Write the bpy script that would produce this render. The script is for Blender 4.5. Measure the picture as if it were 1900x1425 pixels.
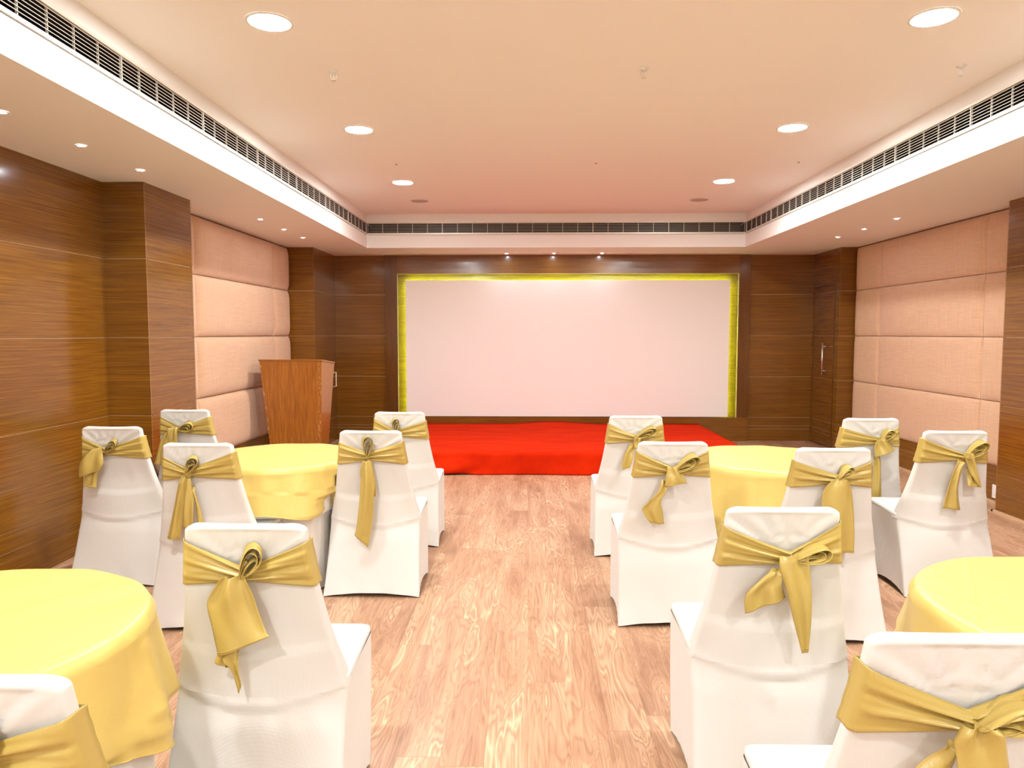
import bpy, math, random
from math import sin, cos, pi, sqrt, radians, atan2, exp, floor
from mathutils import Vector, Matrix
random.seed(7)
for o in list(bpy.data.objects): bpy.data.objects.remove(o)
C = bpy.context.scene.collection
scene = bpy.context.scene

# ------------------------------------------------------------------ camera
cam = bpy.data.cameras.new('camera'); co = bpy.data.objects.new('camera', cam); C.objects.link(co)
cam.sensor_width = 36; cam.sensor_fit = 'HORIZONTAL'; cam.lens = 36*1340/1900; cam.clip_start = 0.02; cam.clip_end = 60
CAMH = 1.5
yaw, pitch = radians(-1.3007), radians(3.9914)
fw = Vector((sin(yaw)*cos(pitch), cos(yaw)*cos(pitch), -sin(pitch))); rt = Vector((cos(yaw), -sin(yaw), 0)); up = rt.cross(fw)
M = Matrix((rt, up, -fw)).transposed().to_4x4(); M.translation = Vector((0, 0, CAMH)); co.matrix_world = M
scene.camera = co
# ------------------------------------------------------------------ light and exposure (the lamps themselves are built with their fittings)
LAMP = 150.0       # recessed round ceiling lights
SPOT = 140.0        # tiny bulkhead spots
world = bpy.data.worlds.new('world'); scene.world = world; world.use_nodes = True
world.node_tree.nodes['Background'].inputs[0].default_value = (1.0, 0.95, 0.88, 1)
world.node_tree.nodes['Background'].inputs[1].default_value = 0.05
vs = scene.view_settings; vs.view_transform = 'Standard'; vs.look = 'None'; vs.gamma = 1; vs.use_curve_mapping = False
vs.exposure = 1.68

# ------------------------------------------------------------------ room numbers (metres)
BACK = 10.15; FRONT = -3.2
SOF = 2.585; CEIL = 3.005
TL, TR, TB, TF = -2.05, 2.72, 9.22, -2.6          # recessed ceiling tray
WL, WR = -3.06, 4.15                               # wall faces
PL, PR = -2.76, 3.94                               # pier faces
ROWS = [0.0, 0.165, 0.21, 0.33, 0.90, 1.47, 2.04, SOF]

# ------------------------------------------------------------------ helpers
class MB:
    def __init__(s): s.v = []; s.f = []; s.m = []; s.uv = {}
    def add(s, vs, fs, mi=0):
        b = len(s.v); s.v += [tuple(p) for p in vs]
        for f in fs: s.f.append(tuple(i+b for i in f)); s.m.append(mi)
        return b
    def box(s, x0, x1, y0, y1, z0, z1, mi=0):
        v = [(x0,y0,z0),(x1,y0,z0),(x1,y1,z0),(x0,y1,z0),(x0,y0,z1),(x1,y0,z1),(x1,y1,z1),(x0,y1,z1)]
        s.add(v, [(0,3,2,1),(4,5,6,7),(0,1,5,4),(1,2,6,5),(2,3,7,6),(3,0,4,7)], mi)
    def grid(s, pts, nu, nv, closed_u=False, mi=0, flip=False):
        # pts[v][u]
        v = [p for row in pts for p in row]; f = []
        for j in range(nv-1):
            for i in range(nu if closed_u else nu-1):
                a = j*nu+i; b = j*nu+(i+1)%nu; q = (a, b, b+nu, a+nu)
                f.append(q[::-1] if flip else q)
        return s.add(v, f, mi)
    def tube(s, path, r, n=10, mi=0, cap=True):
        path = [Vector(p) for p in path]; rings = []
        prev = None
        for i, p in enumerate(path):
            d = (path[min(i+1, len(path)-1)] - path[max(i-1, 0)]).normalized()
            a = prev if prev else (Vector((0,0,1)) if abs(d.z) < .9 else Vector((1,0,0)))
            a = (a - d*a.dot(d)).normalized(); prev = a; b = d.cross(a)
            rr = r[i] if isinstance(r, (list, tuple)) else r
            rings.append([p + (a*cos(2*pi*k/n) + b*sin(2*pi*k/n))*rr for k in range(n)])
        base = s.grid(rings, n, len(path), True, mi)
        if cap:
            s.f.append(tuple(base+k for k in range(n))[::-1]); s.m.append(mi)
            s.f.append(tuple(base+(len(path)-1)*n+k for k in range(n))); s.m.append(mi)
    def lathe(s, prof, n=48, c=(0,0,0), mi=0):
        rings = [[(c[0]+r*cos(2*pi*k/n), c[1]+r*sin(2*pi*k/n), c[2]+z) for k in range(n)] for r, z in prof]
        s.grid(rings, n, len(prof), True, mi)
    def build(s, name, mats, parent=None, smooth=False, bevel=0, solid=0, subd=0, fix=True, loc=None):
        me = bpy.data.meshes.new(name); me.from_pydata(s.v, [], s.f)
        if not isinstance(mats, (list, tuple)): mats = [mats]
        for m in mats: me.materials.append(m)
        me.polygons.foreach_set('material_index', s.m)
        if smooth: me.polygons.foreach_set('use_smooth', [True]*len(s.f))
        if s.uv:
            l = me.uv_layers.new(name='UVMap')
            for lp in me.loops: l.data[lp.index].uv = s.uv.get(lp.vertex_index, (0.5, 0.5))
        me.update()
        if fix:
            import bmesh
            bm = bmesh.new(); bm.from_mesh(me); bmesh.ops.recalc_face_normals(bm, faces=bm.faces); bm.to_mesh(me); bm.free()
        o = bpy.data.objects.new(name, me); C.objects.link(o)
        if parent: o.parent = parent
        if loc: o.location = loc
        if bevel:
            b = o.modifiers.new('bevel', 'BEVEL'); b.width = bevel; b.segments = 2; b.limit_method = 'ANGLE'
        if solid:
            b = o.modifiers.new('solid', 'SOLIDIFY'); b.thickness = solid; b.offset = 0
        if subd:
            b = o.modifiers.new('sub', 'SUBSURF'); b.levels = subd; b.render_levels = subd
        return o
def tag(o, label, cat, group=None):
    o['label'] = label; o['category'] = cat
    if group: o['group'] = group
    return o
def thing(name, label, cat, loc=(0,0,0), rz=0, group=None):
    o = bpy.data.objects.new(name, None); C.objects.link(o); o.location = loc; o.rotation_euler = (0,0,rz)
    o.empty_display_size = .1
    return tag(o, label, cat, group)
def struct(o): o['kind'] = 'structure'; return o
def lerp(a, b, t): return a+(b-a)*t
def sstep(a, b, x):
    t = max(0, min(1, (x-a)/(b-a))); return t*t*(3-2*t)
def curve(pts, t):
    # smooth interpolation through (t, value) pairs
    if t <= pts[0][0]: return pts[0][1]
    n = len(pts)
    if t >= pts[-1][0]: return pts[-1][1]
    i = next(k for k in range(n-1) if t <= pts[k+1][0])
    def tan(k):
        a, b = pts[max(k-1, 0)], pts[min(k+1, n-1)]; return (b[1]-a[1])/(b[0]-a[0])
    (a, va), (b, vb) = pts[i], pts[i+1]; h = b-a; u = (t-a)/h
    return va*(2*u**3-3*u*u+1)+h*tan(i)*(u**3-2*u*u+u)+vb*(3*u*u-2*u**3)+h*tan(i+1)*(u**3-u*u)
def catmull(P, t):
    n = len(P)-1; x = min(max(t, 0), .99999)*n; i = int(x); u = x-i
    p0, p1, p2, p3 = P[max(i-1, 0)], P[i], P[i+1], P[min(i+2, n)]
    return [0.5*((2*b)+(-a+c)*u+(2*a-5*b+4*c-d)*u*u+(-a+3*b-3*c+d)*u**3) for a, b, c, d in zip(p0, p1, p2, p3)]

# ------------------------------------------------------------------ materials
class NT:
    def __init__(s, name):
        s.m = bpy.data.materials.new(name); s.m.use_nodes = True; s.t = s.m.node_tree
        s.b = s.t.nodes['Principled BSDF']
    def n(s, typ, **k):
        x = s.t.nodes.new(typ)
        for a, v in k.items(): setattr(x, a, v)
        return x
    def l(s, a, b): s.t.links.new(a, b)
    def set(s, **k):
        for a, v in k.items():
            a = a.replace('_', ' ')
            if isinstance(v, tuple) and len(v) == 3: v = v+(1,)
            s.b.inputs[a].default_value = v
    def coord(s, scale=(1,1,1), kind='Object', rot=(0,0,0)):
        tc = s.n('ShaderNodeTexCoord'); mp = s.n('ShaderNodeMapping'); s.l(tc.outputs[kind], mp.inputs[0])
        mp.inputs['Scale'].default_value = scale; mp.inputs['Rotation'].default_value = rot
        return mp.outputs[0]
    def noise(s, vec, scale, detail=4, rough=.5, dist=0):
        x = s.n('ShaderNodeTexNoise'); s.l(vec, x.inputs['Vector']); x.inputs['Scale'].default_value = scale
        x.inputs['Detail'].default_value = detail; x.inputs['Roughness'].default_value = rough; x.inputs['Distortion'].default_value = dist
        return x.outputs['Fac']
    def ramp(s, fac, stops):
        r = s.n('ShaderNodeValToRGB'); s.l(fac, r.inputs[0]); e = r.color_ramp.elements
        while len(e) > len(stops): e.remove(e[-1])
        while len(e) < len(stops): e.new(1)
        for q, (p, c) in zip(e, stops): q.position = p; q.color = c+(1,) if len(c) == 3 else c
        return r.outputs[0]
    def math(s, op, a, b=None, c=None):
        x = s.n('ShaderNodeMath', operation=op)
        for i, q in enumerate((a, b, c)):
            if q is None: continue
            if isinstance(q, (int, float)): x.inputs[i].default_value = q
            else: s.l(q, x.inputs[i])
        return x.outputs[0]
    def mix(s, f, a, b, mode='MIX'):
        x = s.n('ShaderNodeMix', data_type='RGBA', blend_type=mode)
        for i, q in ((0, f), (6, a), (7, b)):
            if isinstance(q, (int, float)): x.inputs[i].default_value = q
            elif isinstance(q, tuple): x.inputs[i].default_value = q+(1,)
            else: s.l(q, x.inputs[i])
        return x.outputs[2]
    def bump(s, h, strength=.3, dist=.01, prev=None):
        x = s.n('ShaderNodeBump'); x.inputs['Strength'].default_value = strength; x.inputs['Distance'].default_value = dist
        s.l(h, x.inputs['Height'])
        if prev: s.l(prev, x.inputs['Normal'])
        s.l(x.outputs[0], s.b.inputs['Normal']); return x.outputs[0]
def plain(name, col, rough=.5, metal=0, spec=.5, **k):
    t = NT(name); t.set(Base_Color=col, Roughness=rough, Metallic=metal); t.b.inputs['Specular IOR Level'].default_value = spec; t.set(**k); return t.m
def emis(name, col, s):
    t = NT(name); t.set(Base_Color=(.9,.9,.9), Emission_Color=col, Emission_Strength=s); return t.m
def veneer(name, scale, dark, mid, light, rough=.22, coat=.5, cell=None):
    t = NT(name); v = t.coord(scale)
    n1 = t.noise(v, 1.6, 6, .62, .15); n2 = t.noise(v, 7, 3, .6)
    f = t.math('ADD', t.math('MULTIPLY', n1, .72), t.math('MULTIPLY', n2, .28))
    col = t.ramp(f, [(.31, dark), (.5, mid), (.66, light)])
    w = t.noise(t.coord((1,1,1)), .9, 2, .5)
    col = t.mix(.35, col, t.ramp(w, [(.3, (.55,.5,.45)), (.7, (1.25,1.2,1.1))]), 'MULTIPLY')
    t.l(col, t.b.inputs['Base Color'])
    t.set(Roughness=rough, Coat_Weight=coat, Coat_Roughness=.12)
    t.bump(n2, .03, .001)
    return t.m
M_paint = plain('white_paint', (.87,.86,.84), .7, 0, .3)
M_ceil = plain('cream_ceiling_paint', (.92,.905,.86), .75, 0, .25)
M_veneer = veneer('walnut_veneer', (1.0,1.0,95), (.095,.033,.003), (.20,.077,.005), (.30,.130,.010), .24, .4)
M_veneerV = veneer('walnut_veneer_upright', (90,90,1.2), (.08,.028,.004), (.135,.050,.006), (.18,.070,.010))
M_lectern = veneer('teak_veneer', (45,45,1.5), (.27,.085,.010), (.36,.125,.014), (.43,.16,.021), .35, .3)
M_bead = plain('pale_groove_bead', (.62,.42,.25), .35, 0, .5)
M_steel = plain('brushed_steel', (.75,.73,.70), .3, 1)
M_alu = plain('pale_aluminium', (.80,.76,.68), .4, .3)
M_black = plain('duct_black', (.012,.011,.010), .8)
M_white = plain('white_plastic', (.85,.84,.8), .4)
M_lamp = emis('lamp_diffuser', (.975,.985,.965), LAMP)
M_spot = emis('spot_lens', (.86,.93,1.0), SPOT)
M_led = emis('led_strip', (.42,1.0,.06), 22.0)
def worn_lectern():
    t = NT('teak_veneer_worn_edges'); v = t.coord((45,45,1.5)); n1 = t.noise(v, 1.6, 6, .62, .15)
    col = t.ramp(n1, [(.36, (.27,.085,.010)), (.5, (.36,.125,.014)), (.64, (.43,.16,.021))])
    o = t.coord((1,1,1)); sp = t.n('ShaderNodeSeparateXYZ'); t.l(o, sp.inputs[0]); X, Z = sp.outputs[0], sp.outputs[2]
    dl = t.math('SUBTRACT', X, t.math('SUBTRACT', -.235, t.math('MULTIPLY', Z, .0909)))
    dr = t.math('SUBTRACT', t.math('ADD', .285, t.math('MULTIPLY', Z, .0331)), X)
    n = t.noise(t.coord((60,1,22)), 1.0, 3, .6); big = t.noise(t.coord((0,0,4)), 1.0, 1, .5)
    ml = t.math('MULTIPLY', t.math('LESS_THAN', dl, .013), t.math('GREATER_THAN', t.math('ADD', n, t.math('MULTIPLY', big, .25)), .70))
    mr = t.math('MULTIPLY', t.math('LESS_THAN', t.math('ABSOLUTE', t.math('SUBTRACT', dr, .020)), .014), t.math('GREATER_THAN', t.math('ADD', n, t.math('MULTIPLY', big, .25)), .71))
    t.l(t.mix(t.math('MAXIMUM', ml, mr), col, (.62,.36,.12)), t.b.inputs['Base Color'])
    t.set(Roughness=.35, Coat_Weight=.3, Coat_Roughness=.12); return t.m
M_worn = worn_lectern()

def floor_mat():
    t = NT('laminate_planks')
    tc = t.n('ShaderNodeTexCoord'); sp = t.n('ShaderNodeSeparateXYZ'); t.l(tc.outputs['Object'], sp.inputs[0])
    X, Y = sp.outputs[0], sp.outputs[1]
    PW, PLN = .155, 1.25
    xi = t.math('FLOOR', t.math('DIVIDE', X, PW)); xf = t.math('FRACT', t.math('DIVIDE', X, PW))
    wn = t.n('ShaderNodeTexWhiteNoise', noise_dimensions='1D'); t.l(xi, wn.inputs['W'])
    yo = t.math('ADD', t.math('DIVIDE', Y, PLN), wn.outputs['Value'])
    yi = t.math('FLOOR', yo); yf = t.math('FRACT', yo)
    cv = t.n('ShaderNodeCombineXYZ'); t.l(xi, cv.inputs[0]); t.l(yi, cv.inputs[1])
    w2 = t.n('ShaderNodeTexWhiteNoise', noise_dimensions='2D'); t.l(cv.outputs[0], w2.inputs['Vector'])
    rnd = w2.outputs['Value']
    # warp space per plank
    gv = t.n('ShaderNodeCombineXYZ'); t.l(t.math('ADD', X, t.math('MULTIPLY', rnd, 17.0)), gv.inputs[0])
    t.l(t.math('MULTIPLY', t.math('ADD', Y, t.math('MULTIPLY', rnd, 31.0)), .13), gv.inputs[1]); t.l(t.math('MULTIPLY', rnd, 9.0), gv.inputs[2])
    big = t.noise(gv.outputs[0], 7.0, 3, .5, .45)
    rings = t.math('ADD', t.math('MULTIPLY', t.math('SINE', t.math('MULTIPLY', big, 150.0)), .5), .5)
    gv2 = t.n('ShaderNodeMapping'); t.l(gv.outputs[0], gv2.inputs[0]); gv2.inputs['Scale'].default_value = (75, 14, 1)
    fine = t.noise(gv2.outputs[0], 2.0, 4, .6)
    tone = t.math('ADD', big, t.math('MULTIPLY', t.math('SUBTRACT', rnd, .5), .10))
    base = t.ramp(tone, [(.30, (.39,.215,.130)), (.48, (.52,.31,.195)), (.60, (.59,.37,.24)), (.74, (.66,.44,.29))])
    c = t.mix(t.math('MULTIPLY', t.math('POWER', rings, 2.0), .5), base, (.33,.155,.08))
    # pale sapwood veins along two contours
    for lv, wd, am in ((.575, 150.0, .5), (.43, 160.0, .3)):
        vein = t.math('MAXIMUM', t.math('SUBTRACT', 1.0, t.math('MULTIPLY', t.math('ABSOLUTE', t.math('SUBTRACT', big, lv)), wd)), 0.0)
        c = t.mix(t.math('MULTIPLY', vein, am), c, (.93,.68,.44))
    fl = t.ramp(fine, [(.3, (.74,.69,.64)), (.65, (1.08,1.07,1.06))])
    c = t.mix(.8, c, fl, 'MULTIPLY')
    # small elongated knots and mineral streaks
    kn = t.n('ShaderNodeTexVoronoi'); kn.inputs['Scale'].default_value = 6.5
    km = t.n('ShaderNodeMapping'); t.l(gv.outputs[0], km.inputs[0]); km.inputs['Scale'].default_value = (1.0, 2.2, 1); km.inputs['Rotation'].default_value = (0,0,.5); t.l(km.outputs[0], kn.inputs['Vector'])
    kf = t.ramp(kn.outputs['Distance'], [(0.0, (1,1,1)), (.10, (0,0,0))])
    kf = t.math('MULTIPLY', kf, t.noise(gv2.outputs[0], .8, 3, .6))
    c = t.mix(t.math('MULTIPLY', kf, 1.0), c, (.25,.10,.05))
    # joints
    ex = t.math('MINIMUM', xf, t.math('SUBTRACT', 1.0, xf)); ey = t.math('MINIMUM', yf, t.math('SUBTRACT', 1.0, yf))
    gx = t.math('LESS_THAN', ex, .007); gy = t.math('LESS_THAN', ey, .0012)
    g = t.math('MAXIMUM', gx, gy)
    c = t.mix(t.math('MULTIPLY', g, .42), c, (.20,.085,.035))
    t.l(c, t.b.inputs['Base Color']); t.set(Roughness=.42); t.b.inputs['Specular IOR Level'].default_value = .4
    h = t.math('SUBTRACT', t.math('MULTIPLY', fine, .3), g)
    t.bump(h, .15, .002)
    return t.m
M_floor = floor_mat()
def cloth(name, col, rough, weave=900, bump=.12, sheen=.3, spec=.3, wr=0, var=.06):
    t = NT(name)
    v = t.coord((1,1,1))
    big = t.noise(v, 3.0, 3, .5)
    c = t.mix(1.0, col, t.ramp(big, [(.3, (1-var,)*3), (.7, (1+var,)*3)]), 'MULTIPLY'); t.l(c, t.b.inputs['Base Color'])
    t.set(Roughness=rough, Sheen_Weight=sheen, Sheen_Roughness=.4); t.b.inputs['Specular IOR Level'].default_value = spec
    w = t.n('ShaderNodeTexWave', wave_type='BANDS', bands_direction='Z'); t.l(v, w.inputs['Vector']); w.inputs['Scale'].default_value = weave/6
    w2 = t.n('ShaderNodeTexWave', wave_type='BANDS', bands_direction='X'); t.l(v, w2.inputs['Vector']); w2.inputs['Scale'].default_value = weave/6
    h = t.math('ADD', w.outputs['Fac'], w2.outputs['Fac'])
    b = t.bump(h, bump, .0006)
    if wr:
        n = t.noise(t.coord((1,1,.5)), 5, 3, .5, .6); t.bump(n, wr, .03, b)
    return t.m
M_cover = cloth('white_stretch_knit', (.76,.76,.74), .75, 1100, .35, .25, .2, .12, .015)
def satin(name, col, rough, wr, crease=False, spec=.55):
    t = NT(name); v = t.coord((1,1,1))
    n = t.noise(v, 9, 3, .5, .8); n2 = t.noise(v, 3.2, 2, .5, .4)
    t.set(Base_Color=col, Roughness=rough, Sheen_Weight=.08, Sheen_Roughness=.35, Sheen_Tint=(1.0,.9,.55))
    t.b.inputs['Specular IOR Level'].default_value = spec
    h = t.math('ADD', t.math('MULTIPLY', n, .45), n2)
    if crease:
        # straight press creases from folding
        for rot in (0, pi/2):
            m = t.coord((1,1,1), 'Object', (0,0,.5+rot)); s = t.n('ShaderNodeSeparateXYZ'); t.l(m, s.inputs[0])
            d = t.math('ABSOLUTE', t.math('SUBTRACT', t.math('FRACT', t.math('ADD', t.math('MULTIPLY', s.outputs[0], 2.6), .37)), .5))
            k = t.math('MAXIMUM', t.math('SUBTRACT', 1.0, t.math('MULTIPLY', d, 34.0)), 0.0)
            h = t.math('ADD', h, t.math('MULTIPLY', k, .10))
    t.bump(h, wr, .03)
    return t.m
M_sash = satin('gold_satin_sash', (.53,.395,.105), .32, .25)
M_hem = plain('gold_stitched_hem', (.46,.33,.08), .5)
M_gold = satin('gold_satin_cloth', (.70,.525,.15), .40, .32, True, .5)
M_under = cloth('white_table_skirt', (.84,.82,.78), .8, 900, .1, .2, .2)
def linen(name, col):
    t = NT(name); v = t.coord((1,1,1))
    a = t.noise(t.coord((14,3,220)), 1.5, 3, .6); b = t.noise(t.coord((14,220,3)), 1.5, 3, .6)
    f = t.math('MULTIPLY', t.math('ADD', a, b), .5)
    c = t.mix(1.0, col, t.ramp(f, [(.36, (.80,.78,.76)), (.62, (1.12,1.12,1.12))]), 'MULTIPLY'); t.l(c, t.b.inputs['Base Color'])
    t.set(Roughness=.9, Sheen_Weight=.3); t.b.inputs['Specular IOR Level'].default_value = .15
    t.bump(f, .35, .004); return t.m
M_linen = linen('peach_linen', (.70,.46,.30))
def felt():
    t = NT('red_carpet_felt'); v = t.coord((1,1,1))
    f = t.noise(v, 260, 3, .7); g = t.noise(t.coord((1,6,1)), 2.2, 4, .6)
    c = t.ramp(t.math('ADD', t.math('MULTIPLY', f, .5), t.math('MULTIPLY', g, .5)), [(.35, (.50,.014,.002)), (.65, (.80,.038,.004))])
    t.l(c, t.b.inputs['Base Color']); t.set(Roughness=.95); t.b.inputs['Specular IOR Level'].default_value = .05
    t.bump(f, .5, .004); return t.m
M_red = felt()
def screen_mat():
    t = NT('matte_screen_board'); v = t.coord((1,1,1))
    # a few faint scuffs left of the middle
    n = t.noise(t.coord((90,1,14), rot=(0,.25,0)), 1, 2, .5)
    sp = t.n('ShaderNodeSeparateXYZ'); t.l(v, sp.inputs[0])
    dx = t.math('MULTIPLY', t.math('ADD', sp.outputs[0], .84), 3.0); dz = t.math('MULTIPLY', t.math('SUBTRACT', sp.outputs[2], .60), 4.0)
    g = t.math('MAXIMUM', t.math('SUBTRACT', 1.0, t.math('ADD', t.math('MULTIPLY', dx, dx), t.math('MULTIPLY', dz, dz))), 0.0)
    f = t.math('MULTIPLY', t.math('GREATER_THAN', n, .68), t.math('MINIMUM', t.math('MULTIPLY', g, 1.2), 1.0))
    t.l(t.mix(t.math('MULTIPLY', f, .5), (.93,.92,.90), (.70,.58,.52)), t.b.inputs['Base Color']); t.set(Roughness=.85); t.b.inputs['Specular IOR Level'].default_value = .1
    return t.m
M_screen = screen_mat()

# ------------------------------------------------------------------ structure: floor, ceiling, bulkheads
m = MB(); m.box(WL-.3, WR+.3, FRONT-.2, BACK+.4, -.1, 0); struct(m.build('floor', M_floor))
m = MB(); m.box(TL-.1, TR+.1, TF-.1, TB+.1, CEIL, CEIL+.08); struct(m.build('ceiling', M_ceil))
GZ0, GZ1 = 2.765, 2.895       # air slot
def bulkhead(name, x0, x1, y0, y1, side):
    """solid dropped edge of the ceiling with an open air slot along its inner face"""
    m = MB()
    d = .22
    m.box(x0, x1, y0, y1, SOF, GZ0, 0); m.box(x0, x1, y0, y1, GZ1, CEIL+.08, 0)
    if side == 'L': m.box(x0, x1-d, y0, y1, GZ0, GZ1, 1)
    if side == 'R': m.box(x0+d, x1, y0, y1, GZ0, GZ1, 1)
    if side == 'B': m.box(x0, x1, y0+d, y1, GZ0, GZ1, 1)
    if side == 'F': m.box(x0, x1, y0, y1, GZ0, GZ1, 0)
    # black sheets added top and bottom so the slot reads dark behind the louvres
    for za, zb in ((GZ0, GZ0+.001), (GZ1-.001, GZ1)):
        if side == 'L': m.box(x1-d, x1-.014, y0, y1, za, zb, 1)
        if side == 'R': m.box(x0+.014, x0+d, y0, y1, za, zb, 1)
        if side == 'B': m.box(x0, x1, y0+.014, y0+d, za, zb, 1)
    return struct(m.build(name, [M_paint, M_black]))
bulkhead('trim_1', WL-.3, TL, FRONT-.2, BACK+.4, 'L')
bulkhead('trim_2', TR, WR+.3, FRONT-.2, BACK+.4, 'R')
bulkhead('trim_3', TL, TR, TB, BACK+.4, 'B')
bulkhead('trim_4', TL, TR, FRONT-.2, TF, 'F')

# ------------------------------------------------------------------ structure: panelled walls
GAP = .005
def panelled(m, p0, p1, nrm, z0=0, z1=SOF, proud=.012, ends=True):
    """rows of veneer boards from p0 to p1 (plan points) standing proud of a pale bead along nrm"""
    p0 = Vector(p0); p1 = Vector(p1); n = Vector(nrm)
    def slab(a, b, za, zb, o0, o1, mi):
        q = [a+n*o0, b+n*o0, b+n*o1, a+n*o1]
        v = [(p.x, p.y, za) for p in q]+[(p.x, p.y, zb) for p in q]
        m.add(v, [(0,3,2,1),(4,5,6,7),(0,1,5,4),(1,2,6,5),(2,3,7,6),(3,0,4,7)], mi)
    slab(p0, p1, z0, z1, -.03, -.0055, 0); slab(p0, p1, z0, z1, -.0055, -.004, 1)
    for a, b in zip(ROWS, ROWS[1:]):
        a2, b2 = max(a, z0), min(b, z1)
        if b2-a2 < .01: continue
        slab(p0, p1, a2+(GAP/2 if a2 > z0 else 0), b2-(GAP/2 if b2 < z1 else 0), -.004, 0, 0)
def wallobj(name, segs, extra=None):
    m = MB()
    for s in segs: panelled(m, *s)
    if extra: extra(m)
    return struct(m.build(name, [M_veneer, M_bead, M_paint]))
def back_l(m): m.box(WL-.3, WL-.03, FRONT-.2, BACK+.4, 0, SOF, 0); m.box(WL-.03, WL, FRONT-.2, 1.2, 0, SOF, 2)  # unseen white stretch near the camera, added to bounce neutral light
def back_r(m): m.box(WR+.03, WR+.3, FRONT-.2, BACK+.4, 0, SOF, 0); m.box(WR, WR+.03, FRONT-.2, 2.2, 0, SOF, 2)  # same added white stretch on this side, out of view, for bounce light
wallobj('wall_left', [((WL, 1.2), (WL, 5.2), (1,0)), ((WL, 5.92), (WL, 9.14), (1,0))], back_l)
wallobj('wall_right', [((WR, 2.2), (WR, 3.0), (-1,0)), ((WR, 6.1), (WR, 9.28), (-1,0))], back_r)
# piers
def pier(name, x0, x1, y0, y1, faces):
    m = MB(); e = .03
    m.box(x0+(e if 'W' in faces else 0), x1-(e if 'E' in faces else 0), y0+(e if 'S' in faces else 0), y1-(e if 'N' in faces else 0), 0, SOF, 0)
    if 'S' in faces: panelled(m, (x0, y0), (x1, y0), (0,-1))
    if 'N' in faces: panelled(m, (x0, y1), (x1, y1), (0,1))
    ya, yb = y0+(e if 'S' in faces else 0), y1-(e if 'N' in faces else 0)
    if 'E' in faces: panelled(m, (x1, ya), (x1, yb), (1,0))
    if 'W' in faces: panelled(m, (x0, ya), (x0, yb), (-1,0))
    return struct(m.build(name, [M_veneer, M_bead]))
pier('trim_5', WL-.03, PL, 5.2, 5.92, 'SEN')
pier('trim_6', WL-.03, -2.715, 9.14, BACK+.1, 'SE')
pier('trim_7', PR, WR+.03, 3.0, 6.1, 'SWN')
# far right block holds the door in its aisle-facing side
DY0, DY1, DZ = 9.42, 10.10, 2.12
m = MB()
m.box(PR+.03, WR+.03, 9.31, BACK+.1, 0, SOF, 0)
panelled(m, (PR, 9.28), (WR+.03, 9.28), (0,-1)); panelled(m, (PR, 9.31), (PR, DY0-.02), (-1,0)); panelled(m, (PR, DY0-.02), (PR, BACK), (-1,0), DZ+.02)
m.box(PR-.001, PR+.02, DY1+.01, BACK, 0, DZ+.02, 0)
struct(m.build('trim_8', [M_veneer, M_bead]))
# door in it
door = bpy.data.objects.new('door_1', None); C.objects.link(door); struct(door); door.location = (PR, DY0, 0)
m = MB()
for a, b in zip(ROWS[:7], ROWS[1:7]+[DZ]):
    m.box(.004, .03, .012, DY1-DY0-.006, max(a, .008)+.0025, b-.0025 if b != DZ else b, 0)
m.box(.008, .028, .012, DY1-DY0-.006, .01, DZ, 1)
m.build('door_leaf', [M_veneerV if False else M_veneer, M_bead], door)
m = MB(); m.box(-.008, .03, -.02, .008, 0, DZ+.02); m.box(-.008, .03, .008, DY1-DY0+.01, DZ+.003, DZ+.02); m.build('door_frame', M_veneerV, door)
m = MB(); hy = .20
m.tube([(-.065, hy, .94), (-.065, hy, 1.38)], .011, 14)
for z in (1.01, 1.33): m.tube([(-.065, hy, z), (.006, hy, z)], .007, 10)
ho = m.build('door_handle', M_steel, door, smooth=True); ho['label'] = 'brushed steel bar handle'

# back wall with its screen recess
RX0, RX1, RZ0, RZ1 = -1.83, 2.90, .33, 2.33
PX0, PX1 = -2.0, 3.06; PF = 10.09
m = MB()
panelled(m, (-2.72, BACK), (PX0, BACK), (0,-1)); panelled(m, (PX1, BACK), (PR+.03, BACK), (0,-1))
m.box(-3.3, PX0, BACK+.03, BACK+.4, 0, SOF); m.box(PX1, WR+.3, BACK+.03, BACK+.4, 0, SOF)
m.box(PX0, PX1, BACK+.07, BACK+.4, 0, SOF)
struct(m.build('wall_back', [M_veneer, M_bead]))
m = MB()
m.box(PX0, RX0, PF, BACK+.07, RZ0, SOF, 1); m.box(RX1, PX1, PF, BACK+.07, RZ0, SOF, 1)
m.box(RX0, RX1, PF, BACK+.07, RZ1, SOF, 0); m.box(PX0, PX1, PF, BACK+.07, 0, RZ0, 0)
struct(m.build('trim_9', [M_veneer, M_veneerV]))
m = MB(); e = .007
m.box(RX0, RX0+e, PF-.004, PF+.02, RZ0, RZ1); m.box(RX1-e, RX1, PF-.004, PF+.02, RZ0, RZ1); m.box(RX0+e, RX1-e, PF-.004, PF+.02, RZ1-e, RZ1)
struct(m.build('trim_10', M_bead))
m = MB(); m.box(WL-.3, WR+.3, FRONT-.25, FRONT, 0, SOF); struct(m.build('wall_front', M_paint))  # unseen wall behind the camera, made white to bounce light
m = MB(); m.box(PR-.02, PR-.0005, 3.0, 6.12, 0, .018); m.box(PR-.02, WR, 6.1005, 6.12, 0, .018); m.box(WR-.02, WR, 6.12, 9.279, 0, .018); struct(m.build('baseboard_right', M_bead))

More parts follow.
